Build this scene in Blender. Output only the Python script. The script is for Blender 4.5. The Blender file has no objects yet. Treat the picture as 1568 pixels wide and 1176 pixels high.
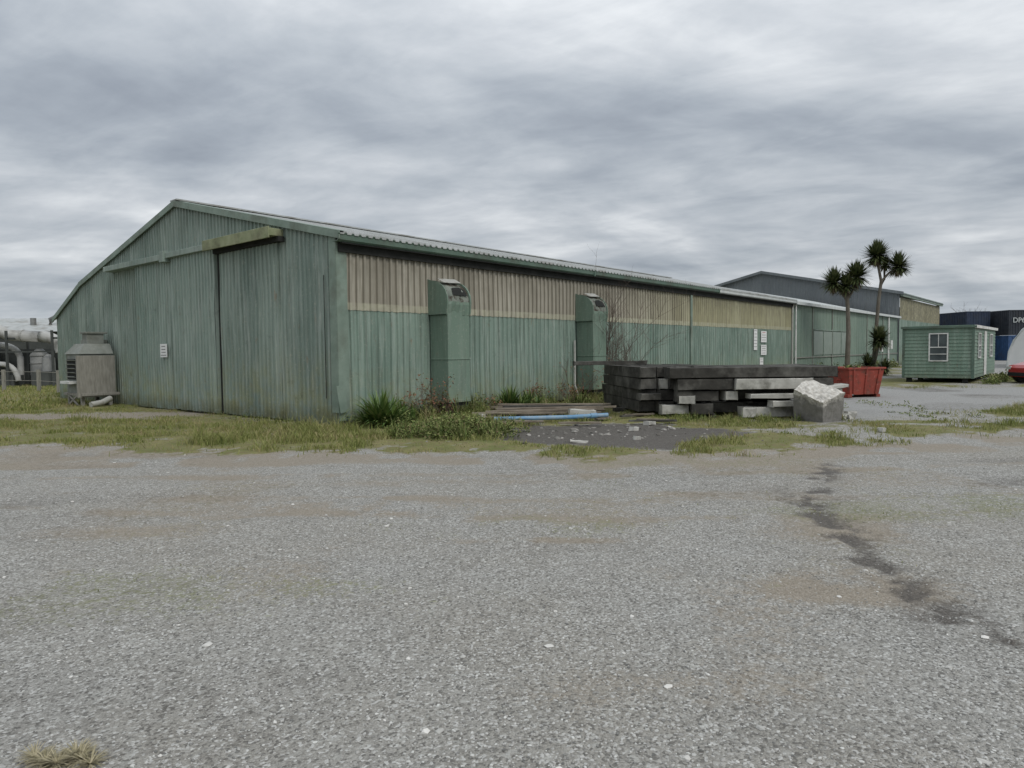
import bpy, math, random, itertools, bmesh
import numpy as np
from mathutils import Vector, Matrix, Euler
from mathutils import noise as mn
random.seed(7); rng=np.random.default_rng(11)
scene=bpy.context.scene
scene.view_settings.view_transform='Standard'
try: scene.view_settings.look='None'
except Exception: pass
scene.view_settings.exposure=0

# ---------------------------------------------------------------- numpy noise
def _h(ix,iy,seed):
    v=np.sin(ix*127.1+iy*311.7+seed*74.7)*43758.5453
    return v-np.floor(v)
def vnoise(x,y,seed=0):
    ix=np.floor(x);iy=np.floor(y);fx=x-ix;fy=y-iy
    fx=fx*fx*(3-2*fx);fy=fy*fy*(3-2*fy)
    a=_h(ix,iy,seed);b=_h(ix+1,iy,seed);c=_h(ix,iy+1,seed);d=_h(ix+1,iy+1,seed)
    return (a*(1-fx)+b*fx)*(1-fy)+(c*(1-fx)+d*fx)*fy
def fbm(x,y,seed=0,o=4):
    s=0;a=.5;t=0
    for i in range(o):
        s=s+a*vnoise(x*2**i,y*2**i,seed+i*13);t+=a;a*=.5
    return s/t
def sst(a,b,x):
    t=np.clip((x-a)/(b-a),0,1);return t*t*(3-2*t)

# ---------------------------------------------------------------- warehouse frame
CX,CY=-3.74,14.97
ANG=math.atan2(.767,.641)
UX,UY=math.cos(ANG),math.sin(ANG)
def W(s,t,z=0): return Vector((CX+UX*s-UY*t, CY+UY*s+UX*t, z))

# ---------------------------------------------------------------- material helpers
class NT:
    def __init__(s,name,rough=.85):
        s.m=bpy.data.materials.new(name); s.m.use_nodes=True
        s.t=s.m.node_tree; s.n=s.t.nodes; s.l=s.t.links
        s.b=s.n['Principled BSDF']; s.b.inputs['Roughness'].default_value=rough
        s.b.inputs['Specular IOR Level'].default_value=.3
    def N(s,ty,**k):
        n=s.n.new(ty)
        for a,v in k.items(): setattr(n,a,v)
        return n
    def put(s,sock,v):
        if isinstance(v,bpy.types.NodeSocket): s.l.new(v,sock)
        elif v is not None:
            if sock.type=='RGBA' and len(v)==3: v=(*v,1)
            sock.default_value=v
    def co(s,kind='Object',scale=(1,1,1),rot=(0,0,0)):
        tc=s.N('ShaderNodeTexCoord'); mp=s.N('ShaderNodeMapping')
        mp.inputs['Scale'].default_value=scale; mp.inputs['Rotation'].default_value=rot
        s.l.new(tc.outputs[kind],mp.inputs[0]); return mp.outputs[0]
    def noise(s,vec,scale,detail=4,rough=.55,dist=0):
        n=s.N('ShaderNodeTexNoise'); s.put(n.inputs['Vector'],vec)
        n.inputs['Scale'].default_value=scale;n.inputs['Detail'].default_value=detail
        n.inputs['Roughness'].default_value=rough;n.inputs['Distortion'].default_value=dist
        return n.outputs[0]
    def vor(s,vec,scale):
        n=s.N('ShaderNodeTexVoronoi'); s.put(n.inputs['Vector'],vec)
        n.inputs['Scale'].default_value=scale; return n
    def mp(s,v,a,b,c=0,d=1):
        n=s.N('ShaderNodeMapRange'); s.put(n.inputs[0],v)
        for i,x in enumerate((a,b,c,d)): s.put(n.inputs[i+1],x)
        return n.outputs[0]
    def math(s,op,a,b=None):
        n=s.N('ShaderNodeMath',operation=op); s.put(n.inputs[0],a)
        if b is not None: s.put(n.inputs[1],b)
        return n.outputs[0]
    def mix(s,f,a,b,mode='MIX'):
        n=s.N('ShaderNodeMix',data_type='RGBA',blend_type=mode)
        s.put(n.inputs[0],f); s.put(n.inputs[6],a); s.put(n.inputs[7],b); return n.outputs[2]
    def col(s,c): s.put(s.b.inputs['Base Color'],c)
    def bump(s,h,st=.4,d=.02):
        n=s.N('ShaderNodeBump'); n.inputs['Strength'].default_value=st; n.inputs['Distance'].default_value=d
        s.l.new(h,n.inputs['Height']); s.l.new(n.outputs[0],s.b.inputs['Normal'])
    def attr(s,name):
        n=s.N('ShaderNodeAttribute',attribute_name=name); return n.outputs['Fac']

def simple(name,c1,c2,scale=3,rough=.8,bump=.2,stretch=(1,1,1),metal=0,dirt=None,dscale=1.2,bd=.01,dlo=.48,dhi=.72):
    n=NT(name,rough); v=n.co(scale=stretch)
    f=n.mp(n.noise(v,scale,6,.6),.3,.7)
    c=n.mix(f,c1,c2)
    if dirt is not None:
        g=n.mp(n.noise(n.co(),dscale,5,.65),dlo,dhi)
        c=n.mix(g,c,dirt)
    n.col(c); n.b.inputs['Metallic'].default_value=metal
    if bump: n.bump(n.noise(v,scale*5,4),bump,bd)
    return n.m

def cladding(name,c1,c2,lichen=(.27,.26,.10),low=.5,stain=(.095,.11,.09),ax='X',sheet=.76,streak=1.,lich=1.,pale=.55,top=None):
    n=NT(name,.62); obj=n.co()
    sep=n.N('ShaderNodeSeparateXYZ'); n.l.new(obj,sep.inputs[0])
    a=sep.outputs[ax]; z=sep.outputs['Z']
    fl=n.math('FLOOR',n.math('DIVIDE',a,sheet))
    wn=n.N('ShaderNodeTexWhiteNoise',noise_dimensions='1D'); n.l.new(fl,wn.inputs['W'])
    big=n.noise(obj,.55,4,.6)
    f=n.math('ADD',n.math('MULTIPLY',big,.8),n.math('MULTIPLY',wn.outputs[0],.45))
    c=n.mix(n.mp(f,.35,.85),c1,c2)
    fr=n.math('FRACT',n.math('DIVIDE',a,sheet))
    c=n.mix(n.mp(fr,.03,.0,0,.4),c,stain)
    st=n.noise(n.co(scale=(7,7,.35)),1.6,5,.65)
    c=n.mix(n.mp(st,.47,.74,0,.75*streak),c,stain)
    pl=n.noise(n.co(scale=(5,5,.55)),1.1,4,.7,.3)
    c=n.mix(n.mp(pl,.50,.74,0,pale),c,(c2[0]*1.35+.06,c2[1]*1.25+.05,c2[2]*1.3+.05))
    blot=n.noise(obj,2.3,7,.72)
    lowm=n.mp(z,low+.5,0,0,1)
    lm=n.math('MULTIPLY',n.mp(blot,.4,.66),n.math('MULTIPLY',lowm,lich*.8))
    c=n.mix(lm,c,lichen)
    c=n.mix(n.math('MULTIPLY',n.mp(z,.45,.05),n.mp(blot,.3,.6,.3,.85)),c,(.075,.08,.05))
    sp=n.noise(obj,17,4,.7)
    c=n.mix(n.mp(sp,.57,.69,0,.55),c,(.38,.39,.32))
    c=n.mix(n.math('MULTIPLY',n.mp(blot,.58,.68,0,.6),n.mp(n.noise(obj,.9,3),.42,.6)),c,stain)
    ru=n.noise(n.co(scale=(3,3,1.0)),1.9,6,.7)
    c=n.mix(n.mp(ru,.62,.72,0,.6),c,(.21,.145,.09))
    if top:
        tm=n.math('MULTIPLY',n.mp(z,top-1.1,top,0,.6),n.mp(n.noise(n.co(scale=(4,4,.4)),1.3,5,.6),.42,.62))
        c=n.mix(tm,c,stain)
    n.col(c); n.bump(n.noise(obj,9,4),.15,.01)
    return n.m

# ---------------------------------------------------------------- mesh builder
class MB:
    def __init__(s): s.v=[];s.f=[];s.mi=[];s.sm=[]
    def add(s,vs,fs,mi=0,smooth=False):
        o=len(s.v); s.v+= [tuple(p) for p in vs]
        for f in fs: s.f.append(tuple(i+o for i in f)); s.mi.append(mi); s.sm.append(smooth)
    def box(s,x0,x1,y0,y1,z0,z1,mi=0,M=None):
        vs=[Vector((x,y,z)) for z in (z0,z1) for y in (y0,y1) for x in (x0,x1)]
        if M is not None: vs=[M@p for p in vs]
        s.add(vs,[(0,2,3,1),(4,5,7,6),(0,1,5,4),(2,6,7,3),(0,4,6,2),(1,3,7,5)],mi)
    def tube(s,pts,rad,n=8,mi=0,cap=True):
        pts=[Vector(p) for p in pts]
        if not hasattr(rad,'__len__'): rad=[rad]*len(pts)
        vs=[];up=Vector((0.13,0.21,1)).normalized()
        for i,p in enumerate(pts):
            d=(pts[min(i+1,len(pts)-1)]-pts[max(i-1,0)]).normalized()
            r=up if abs(d.dot(up))<.93 else Vector((1,.1,0)).normalized()
            a=d.cross(r).normalized(); b=d.cross(a).normalized()
            for k in range(n):
                t=2*math.pi*k/n; vs.append(p+(a*math.cos(t)+b*math.sin(t))*rad[i])
        fs=[]
        for i in range(len(pts)-1):
            for k in range(n):
                k2=(k+1)%n; fs.append((i*n+k,i*n+k2,(i+1)*n+k2,(i+1)*n+k))
        s.add(vs,fs,mi,True)
        if cap: 
            s.add(vs[:n],[tuple(range(n))],mi); s.add(vs[-n:],[tuple(range(n))],mi)
    def obj(s,name,mats,parent=None,bevel=0,loc=None,rotz=None):
        me=bpy.data.meshes.new(name); me.from_pydata(s.v,[],s.f)
        for m in (mats if isinstance(mats,(list,tuple)) else [mats]): me.materials.append(m)
        me.polygons.foreach_set('material_index',s.mi); me.polygons.foreach_set('use_smooth',s.sm)
        me.update()
        o=bpy.data.objects.new(name,me); scene.collection.objects.link(o)
        if parent: o.parent=parent
        if loc is not None: o.location=loc
        if rotz is not None: o.rotation_euler=(0,0,rotz)
        if bevel:
            b=o.modifiers.new('bevel','BEVEL'); b.width=bevel; b.segments=2; b.limit_method='ANGLE'
        return o
def empty(name,loc=(0,0,0),rz=0):
    e=bpy.data.objects.new(name,None); scene.collection.objects.link(e)
    e.location=loc; e.rotation_euler=(0,0,rz); e.empty_display_size=.3; return e
def fast_mesh(name,V,F,mat,smooth=False,parent=None):
    me=bpy.data.meshes.new(name); nf,k=F.shape
    me.vertices.add(len(V)); me.vertices.foreach_set('co',V.astype(np.float32).ravel())
    me.loops.add(nf*k); me.loops.foreach_set('vertex_index',F.astype(np.int32).ravel())
    me.polygons.add(nf); me.polygons.foreach_set('loop_start',np.arange(0,nf*k,k,dtype=np.int32))
    me.polygons.foreach_set('loop_total',np.full(nf,k,dtype=np.int32))
    me.polygons.foreach_set('use_smooth',np.full(nf,smooth))
    me.materials.append(mat); me.update(calc_edges=True); me.validate()
    o=bpy.data.objects.new(name,me); scene.collection.objects.link(o)
    if parent: o.parent=parent
    return o

PROF=[(0,0),(.095,0),(.115,1),(.165,1),(.185,0)]
def profile(a0,a1,pitch=.19,dep=.03):
    out=[];k=0
    while True:
        for (p,h) in PROF:
            a=a0+(k*.19+p)*pitch/.19
            if a>=a1: out.append((a1,0)); return out
            out.append((a,h*dep))
        k+=1
def cor_wall(mb,axis,off,out,a0,a1,zlo,zhi,mi=0,pitch=.19,dep=.035,wob=.006):
    pr=profile(a0,a1,pitch,dep); vs=[]
    rows=6
    for (a,h) in pr:
        lo=zlo(a) if callable(zlo) else zlo; hi=zhi(a) if callable(zhi) else zhi
        for r in range(rows+1):
            z=lo+(hi-lo)*r/rows
            w=wob*math.sin(a*2.1+z*1.7)+wob*math.sin(a*.7-z*3.1)
            if r==0: z+=random.uniform(-.01,.012)
            o=off+out*(h+w)
            vs.append((a,o,z) if axis=='x' else (o,a,z))
    fs=[];R=rows+1
    for i in range(len(pr)-1):
        for r in range(rows): fs.append((i*R+r,(i+1)*R+r,(i+1)*R+r+1,i*R+r+1))
    mb.add(vs,fs,mi)
def cor_roof(mb,s0,s1,t0,z0,t1,z1,mi=0,th=.03):
    pr=profile(s0,s1,.19,.035); vs=[]
    for (a,h) in pr: vs+=[(a,t0,z0+h),(a,t1,z1+h),(a,t0,z0+h-th),(a,t1,z1+h-th)]
    fs=[]
    for i in range(len(pr)-1):
        b=4*i; fs+=[(b,b+4,b+5,b+1),(b+2,b+3,b+7,b+6),(b,b+2,b+6,b+4)]
    mb.add(vs,fs,mi)

# ---------------------------------------------------------------- materials
m_gab=cladding('green_cladding_gable',(.18,.235,.205),(.265,.325,.285),ax='Y',low=1.3,lich=1.1,top=5.4,stain=(.12,.145,.12))
m_door=cladding('green_cladding_door',(.195,.26,.225),(.285,.35,.31),ax='Y',low=1.0,stain=(.13,.155,.13))
m_wall=cladding('green_cladding_wall',(.165,.235,.195),(.24,.315,.265),low=.8,pale=.7)
m_trim=simple('green_trim_paint',(.165,.22,.18),(.24,.30,.25),3,.55,.15,dirt=(.12,.135,.105))
m_gut=simple('gutter_paint',(.085,.135,.105),(.13,.185,.145),3,.55,.15,dirt=(.08,.09,.07))
m_lichen=simple('lichen_rail',(.21,.24,.13),(.32,.33,.21),5,.8,.2,dirt=(.12,.12,.07),dscale=2)
m_dark=simple('dark_gap_and_shade',(.012,.014,.012),(.03,.03,.028),4,.9,0)  # also colours the painted shade strips under rail hood and gutter
m_white=simple('white_paint',(.6,.6,.57),(.72,.72,.7),3,.5,.05,dirt=(.4,.4,.36))
m_roof=simple('roof_iron',(.34,.36,.35),(.46,.47,.46),2,.5,.1,dirt=(.2,.19,.16))
m_lgut=simple('pale_gutter',(.45,.48,.48),(.6,.62,.6),3,.5,.05)
m_hood=simple('corroded_hood',(.13,.15,.125),(.26,.28,.24),4,.7,.3,dirt=(.055,.045,.032),dscale=3.2,dlo=.47,dhi=.55)
m_galv=simple('weathered_galvanised',(.35,.35,.32),(.5,.5,.47),5,.6,.1,dirt=(.2,.18,.14),dscale=5)
def translucent():
    n=NT('aged_fibreglass',.6); obj=n.co()
    sep=n.N('ShaderNodeSeparateXYZ'); n.l.new(obj,sep.inputs[0]); x=sep.outputs['X'];z=sep.outputs['Z']
    fl=n.math('FLOOR',n.math('DIVIDE',x,.86))
    wn=n.N('ShaderNodeTexWhiteNoise',noise_dimensions='1D'); n.l.new(fl,wn.inputs['W'])
    f=n.math('ADD',n.math('MULTIPLY',wn.outputs[0],.6),n.math('MULTIPLY',n.noise(obj,.8,4),.4))
    near=n.mix(n.mp(f,.25,.75),(.31,.285,.23),(.44,.41,.34))
    far=n.mix(n.mp(f,.25,.75),(.36,.34,.21),(.47,.45,.30))
    c=n.mix(n.mp(x,11,18),near,far)
    rb=n.math('FRACT',n.math('DIVIDE',n.math('SUBTRACT',x,.2),.19))
    ribm=n.math('MULTIPLY',n.mp(n.math('ABSOLUTE',n.math('SUBTRACT',rb,.53)),.11,.04),n.mp(x,18,10,.25,.6))
    c=n.mix(ribm,c,(.15,.135,.10))
    st=n.noise(n.co(scale=(8,8,.4)),1.5,5,.7)
    c=n.mix(n.mp(st,.40,.72,0,.75),c,(.15,.135,.10))
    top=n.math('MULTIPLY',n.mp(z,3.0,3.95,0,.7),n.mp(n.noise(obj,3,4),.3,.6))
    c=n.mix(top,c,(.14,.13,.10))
    lap=n.math('MULTIPLY',n.mp(z,2.71,2.68),n.mp(n.noise(obj,3.5,5,.7),.35,.62,.2,.85))
    c=n.mix(lap,c,(.45,.44,.33))
    n.col(c); n.bump(n.noise(obj,12,3),.1,.01); return n.m
m_trans=translucent()

# ================================================================= WAREHOUSE
RZ=5.87;RT=7.3;EZ=4.2
def roofz(t):
    if t<=RT: return EZ+(RZ-EZ)*t/RT
    if t<=14.6: return RZ-(RZ-4.15)*(t-RT)/7.3
    return 4.15-1.12*(t-14.6)/2.8
wh=empty('corrugated_warehouse',(CX,CY,0),ANG)
def P(mb,name,mats,bev=0): return mb.obj(name,mats,wh,bev)
L1=29.6
mb=MB(); cor_wall(mb,'y',0,-1,0.0,17.4,.02,lambda t:roofz(t)-.02,pitch=.17,dep=.03); P(mb,'gable_wall',m_gab)
mb=MB(); cor_wall(mb,'y',-.17,-1,5.02,7.45,.06,4.30,pitch=.17,dep=.03)
cor_wall(mb,'y',-.15,-1,7.46,9.83,.04,4.27,pitch=.17,dep=.03)
mb.box(-.16,-.05,5.0,5.03,.05,4.3);mb.box(-.15,-.05,9.82,9.86,.05,4.27); P(mb,'sliding_door',m_door)
mb=MB(); cor_wall(mb,'y',-.07,-1,2.2,4.86,.05,4.36,pitch=.17,dep=.03); mb.box(-.08,-.035,2.17,2.2,.05,4.36); P(mb,'sliding_door_leaf',m_gab)
mb=MB(); mb.box(-.075,-.034,4.87,4.99,.05,4.33); mb.box(-.04,-.03,.42,.432,.6,3.3)
mb.box(-.2,-.04,1.9,4.98,4.18,4.30); mb.box(-.1,-.05,9.2,9.6,1.0,1.02)  # first box is the hood's shade, built as a dark strip below it
P(mb,'door_gap_rail_shade',m_dark)
mb=MB(); mb.box(-.4,-.035,1.95,5.05,4.30,4.47); mb.box(-.43,-.40,1.93,5.07,4.24,4.5)
P(mb,'door_rail_hood',m_lichen,.01)
mb=MB(); mb.box(-.3,-.035,5.1,7.6,4.30,4.45); mb.box(-.32,-.035,7.62,11.9,4.27,4.43)
mb.box(-.36,-.035,7.5,7.75,4.2,4.5)
P(mb,'door_rail',m_gab,.01)
mb=MB()
mb.box(-.045,.23,-.052,-.043,.12,4.1); mb.box(-.052,-.043,-.043,.2,.3,4.1)
M=Matrix.Translation((0,-.06,.0))@Matrix.Rotation(math.radians(-9),4,'Y')
mb.box(-.02,.18,-.06,-.055,.3,.9,0,M)
for s in (17.1,): mb.box(s-.07,s+.07,-.085,-.046,.1,3.9)
P(mb,'corner_flashing',m_trim)
mb=MB()
def barge(t0,z0,t1,z1,h=.2):
    vs=[]
    for s in (-.11,-.075):
        for (t,z) in ((t0,z0),(t1,z1)): vs+=[(s,t,z-h),(s,t,z+.03)]
    mb.add(vs,[(0,2,3,1),(4,5,7,6),(1,3,7,5),(0,4,6,2),(0,1,5,4),(2,6,7,3)])
    vs=[(-.11,t0,z0+.035),(-.11,t1,z1+.035),(.12,t0,z0+.05),(.12,t1,z1+.05)]
    mb.add(vs,[(0,1,3,2)])
barge(-.25,EZ-.057,RT,RZ,.13);barge(RT,RZ,14.75,roofz(14.6)-.03,.13);barge(14.75,4.1,17.6,roofz(17.4)-.05,.13)
P(mb,'barge_board',m_trim)
mb=MB()
cor_roof(mb,-.08,L1,-.27,EZ-.06,RT,RZ); cor_roof(mb,-.08,L1,14.75,4.12,RT,RZ); cor_roof(mb,-.08,L1,17.6,2.98,14.72,4.14)
mb.box(-.1,L1,RT-.2,RT+.2,RZ+.02,RZ+.06)
P(mb,'roof',m_roof)
mb=MB(); cor_wall(mb,'x',0,-1,.02,17.1,.06,2.62); cor_wall(mb,'x',0,-1,17.15,L1,.06,2.62); P(mb,'side_wall_lower',m_wall)
mb=MB(); cor_wall(mb,'x',-.012,-1,.2,17.1,2.53,3.95); cor_wall(mb,'x',-.012,-1,17.15,L1-.1,2.53,3.95); P(mb,'side_wall_upper',m_trans)
mb=MB(); mb.box(.0,L1,-.1,-.045,3.76,3.93); mb.box(0,L1,-.22,.05,3.93,3.95);P(mb,'eave_soffit_shade',m_dark)  # soffit board made near-black to stand in for shade below the gutter
def gutter(mb,s0,s1,mi=0):
    pr=[(-.05,3.96),(-.2,3.96),(-.245,4.0),(-.25,4.11),(-.265,4.12),(-.265,4.135),(-.235,4.135),(-.23,4.01),(-.19,3.98),(-.05,3.98)]
    n=len(pr);vs=[(s0,a,b) for a,b in pr]+[(s1,a,b) for a,b in pr]
    mb.add(vs,[(i,(i+1)%n,n+(i+1)%n,n+i) for i in range(n)]+[tuple(range(n)),tuple(range(n,2*n))],mi)
mb=MB(); s=-.12
for e in (9.7,19.4): gutter(mb,s,e,0); mb.box(e-.02,e+.04,-.275,-.05,3.95,4.14,0); s=e+.04
gutter(mb,s,L1,1)
P(mb,'gutter',[m_gut,m_lgut])
mb=MB(); mb.box(L1-.02,L1+.05,-.07,14,.0,4.1); mb.box(0,L1,17.3,17.38,0,3.0); P(mb,'back_wall',m_trim)
mb=MB(); mb.tube([(L1-.25,-.16,3.95),(L1-.25,-.1,3.7),(L1-.25,-.09,.2)],.05,8); mb.tube([(8.78,-.1,1.9),(8.78,-.1,.5),(8.7,-.3,.15)],.035,8)
P(mb,'downpipe',m_galv)
def wall_duct(s0,seed):
    mb=MB()
    w=.75;p=.65
    mb.box(s0,s0+w,-p,-.045,.36,2.58,0)
    mb.box(s0-.012,s0+w+.012,-p-.015,-.046,.36,.42,0); mb.box(s0-.012,s0+w+.012,-p-.015,-.046,1.4,1.43,0)
    side=[(-.045,2.5),(-p-.03,2.5),(-p-.06,2.75)]
    for k in range(7):
        a=math.radians(k*15); side.append((-.14-(p-.10)*math.cos(a)*1.0-.02, 2.82+.5*math.sin(a)))
    side.append((-.045,3.36)); n=len(side)
    for (a,b) in ((s0-.06,s0-.03),(s0+w-.02,s0+w+.03)):
        vs=[(a,y,z) for y,z in side]+[(b,y,z) for y,z in side]
        mb.add(vs,[tuple(range(n)),tuple(range(n,2*n))]+[(i,(i+1)%n,n+(i+1)%n,n+i) for i in range(n)],0)
    a,b=s0-.03,s0+w-.02
    ins=[(y*.96,z-.02) for y,z in side]
    K=8; vs=[]
    for j in range(K+1):
        for (y,z) in ins:
            d=mn.noise(Vector((j*.9+seed,y*3,z*3)))*.035
            vs.append((a+(b-a)*j/K,y-d,z+d*.6))
    for j in range(K):
        for i in range(n-1):
            mb.add([vs[j*n+i],vs[j*n+i+1],vs[(j+1)*n+i+1],vs[(j+1)*n+i]],[(0,1,2,3)],1 if i>=3 else 0)
    # collapsed opening on the hood face
    M=Matrix.Translation((s0+.42,-p*.93,3.05))@Matrix.Rotation(math.radians(-30),4,'X')@Matrix.Rotation(math.radians(4),4,'Y')
    mb.add([M@Vector(q_) for q_ in ((-.24,-.02,-.13),(.25,-.02,-.11),(.22,-.02,.06),(.05,-.02,.12),(-.2,-.02,.08))],[(0,1,2,3,4)],3)
    M=Matrix.Translation((s0+.32,-p*.62,3.30))@Matrix.Rotation(math.radians(-62),4,'X')@Matrix.Rotation(math.radians(-5),4,'Y')
    mb.box(-.3,.34,-.02,-.008,-.1,.13,2,M)
    mb.box(s0+.05,s0+w-.05,-p+.02,-.1,.28,.36,3)
    P(mb,'wall_duct',[m_duct,m_hood,m_galv,m_dark],.004)
m_duct=cladding('duct_paint',(.13,.195,.15),(.19,.26,.205),low=.3,sheet=50,streak=.7,pale=.4)
wall_duct(2.68,3);wall_duct(8.99,8); random.seed(5)
def sign(name,M,w,h,rows,red=False):
    mb=MB(); mb.box(-w/2,w/2,-.012,0,-h/2,h/2,0)
    z=h/2-.06
    for i in range(rows):
        ww=w*random.uniform(.55,.85); mb.box(-ww/2,ww/2,-.016,-.0125,z-.02,z,1 if not(red and i==0) else 2); z-=h/(rows+.5)
    o=mb.obj(name,[m_sgn,m_ink,m_red]); o.matrix_world=M; return o
m_sgn=simple('sign_white',(.68,.68,.66),(.78,.78,.77),3,.4,0)
m_ink=simple('sign_ink',(.10,.10,.11),(.2,.2,.2),5,.6,0)
m_red=simple('sign_red',(.4,.05,.04),(.45,.08,.06),5,.6,0)
R0=Matrix.Rotation(ANG,4,'Z')
def sidesign(s,z,w,h,r,red=False): sign('warning_sign',Matrix.Translation(W(s,-.055,z))@R0,w,h,r,red)
sidesign(24.1,2.0,.42,1.0,6);sidesign(25.2,2.15,.75,.55,4,True);sidesign(25.2,1.5,.75,.5,4);sidesign(24.9,.95,.45,.35,2)
Rg=Matrix.Rotation(ANG-math.pi/2,4,'Z')
sign('notice_sign',Matrix.Translation(W(-.24,7.9,1.72))@Rg,.42,.38,4)

# ---- second shed
gs=empty('green_shed',(CX,CY,0),ANG)
m_shed=cladding('shed_wall',(.135,.195,.155),(.18,.245,.195),low=.2,sheet=2.4,streak=.6,lich=.4)
mb=MB(); cor_wall(mb,'x',.02,-1,L1+.06,56.3,.35,3.95,pitch=.6,dep=.012); mb.obj('wall',m_shed,gs)
mb=MB(); mb.box(L1,56.3,-.06,0.02,0,.35); 
for s in (33.2,37.2,41.2,46,51): mb.box(s-.04,s+.04,-.03,.0,.35,3.95)
mb.box(L1+.1,56.3,-.05,.01,1.0,1.06); mb.obj('plinth',simple('plinth',(.2,.2,.18),(.28,.28,.25),2),gs)
mb=MB()
cor_roof(mb,L1,56.5,-.2,4.0,RT,RZ-.05); cor_roof(mb,L1,56.5,14.75,4.05,RT,RZ-.05); mb.box(L1+.1,56.5,-.24,-.2,3.94,4.1); mb.obj('roof',m_lgut,gs)
mb=MB()
for i in range(4):
    s=33.4+i*1.95; mb.box(s,s+1.85,-.02,0,1.15,2.55,0); 
    mb.box(s-.04,s+.0,-.04,0,1.1,2.6,1); mb.box(s+1.85,s+1.89,-.04,0,1.1,2.6,1)
mb.box(33.4,41.2,-.045,0,2.6,2.66,1)
mb.obj('window',[simple('frosted_panel',(.17,.22,.18),(.25,.29,.25),2,.3,0),m_trim],gs)
mb=MB(); mb.tube([(L1+.3,-.1,3.95),(L1+.3,-.1,.1)],.05,8); mb.tube([(52.5,-.1,3.9),(52.5,-.1,.1)],.07,8); mb.box(53,53.6,-.2,0,1.4,2.1); mb.box(49.8,50.2,-.2,0,1.2,1.7);mb.obj('downpipe',m_white,gs)
mb=MB(); mb.box(56.2,56.3,0,14.6,0,4.1); mb.obj('end_wall',m_shed,gs)
# ---- far shed
fs=empty('grey_shed',(CX,CY,0),ANG)
m_fgrey=cladding('grey_cladding',(.12,.135,.145),(.165,.18,.19),ax='Y',low=.2,sheet=.9,streak=.3,lich=0,pale=.2)
def fz(t): return 6.05+(8.75-6.05)*(1-abs(t-11.6)/11.6)
mb=MB(); cor_wall(mb,'y',57,-1,0,23.2,0,fz,pitch=.3,dep=.03); mb.obj('gable_wall',m_fgrey,fs)
mb=MB(); cor_wall(mb,'x',0,-1,57,77,0,3.9,pitch=.3);mb.box(77,77.05,0,23,0,5.9); mb.obj('side_wall',m_wall,fs)
mb=MB(); cor_wall(mb,'x',-.01,-1,57.1,77,3.85,5.75,pitch=.3); mb.obj('side_wall_upper',m_trans,fs)
mb=MB(); mb.box(56.8,77.2,-.3,-.1,5.8,6.1); mb.obj('fascia',m_trim,fs)
mb=MB(); cor_roof(mb,56.7,77.3,-.35,5.98,11.6,8.8); cor_roof(mb,56.7,77.3,23.5,5.98,11.6,8.8); mb.obj('roof',m_fgrey,fs)
mb=MB()
for t0,t1 in ((-.35,11.6),(11.6,23.5)):
    vs=[(s,t,fz(max(0,min(23.2,t)))+d) for s in (56.6,56.68) for t in (t0,t1) for d in (-.12,.12)]
    mb.add(vs,[(0,2,3,1),(4,5,7,6),(1,3,7,5),(0,4,6,2)])
mb.obj('barge_board',m_fgrey,fs)

# ---- small cabin
cb=empty('site_cabin',(19.4,29.1,0),ANG)
m_cab=cladding('cabin_boards',(.14,.215,.165),(.185,.265,.205),ax='Y',sheet=9,low=.1,streak=.5,lich=.3)
mb=MB(); z=.22
while z<2.36:
    for (x0,y0,x1,y1,nx,ny) in ((0,0,0,2.6,-1,0),(0,0,8.3,0,0,-1)):
        o1=.03;o2=.004
        vs=[(x0+nx*o1,y0+ny*o1,z),(x1+nx*o1,y1+ny*o1,z),(x1+nx*o2,y1+ny*o2,z+.15),(x0+nx*o2,y0+ny*o2,z+.15),(x0,y0,z),(x1,y1,z)]
        mb.add(vs,[(0,1,2,3),(0,4,5,1)])
    z+=.15
mb.box(.005,8.3,.005,2.6,.2,2.4); mb.obj('walls',m_cab,cb)
mb=MB(); mb.box(-.04,.06,-.04,.06,.2,2.4); mb.box(-.04,.06,2.55,2.65,.2,2.4); mb.box(-.1,8.4,-.12,-.04,2.34,2.46,1);mb.box(-.1,8.4,-.1,2.7,2.4,2.45,0)
mb.box(-.12,-.04,-.12,2.7,2.36,2.44,0);mb.obj('trim',[m_gut,m_white],cb)
mb=MB()
for y in (.2,2.3): 
    for x in (.1,2.8,5.5,8): mb.box(x,x+.2,y,y+.2,0,.2)
mb.obj('pile',m_dark,cb)
m_glass=simple('window_glass',(.04,.05,.055),(.1,.12,.12),1.5,.08,0)
def cwin(mb,face,a0,a1,z0,z1):
    def B(p0,p1,q0,q1,o0,o1,mi):
        if face=='y': mb.box(-o1,-o0,p0,p1,q0,q1,mi)
        else: mb.box(p0,p1,-o1,-o0,q0,q1,mi)
    B(a0,a1,z0,z1,0.03,.034,0)
    f=.05
    B(a0-f,a0,z0-f,z1+f,.03,.07,1);B(a1,a1+f,z0-f,z1+f,.03,.07,1);B(a0,a1,z1,z1+f,.03,.07,1);B(a0,a1,z0-f,z0,.03,.08,1)
    B(a0,a1,(z0+z1)/2-.02,(z0+z1)/2+.02,.035,.06,1); B(a0,a1,z0+.25,z0+.28,.035,.055,1); B((a0+a1)/2-.012,(a0+a1)/2+.012,(z0+z1)/2,z1,.035,.055,1)
mb=MB(); cwin(mb,'y',.95,1.58,.98,2.1); cwin(mb,'x',1.2,2.0,1.1,2.1); cwin(mb,'x',5.6,6.6,1.1,2.1); mb.obj('window',[m_glass,m_white],cb)
mb=MB(); mb.box(3.4,4.3,-.05,-.032,.25,2.25); mb.obj('door',m_white,cb)

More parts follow.
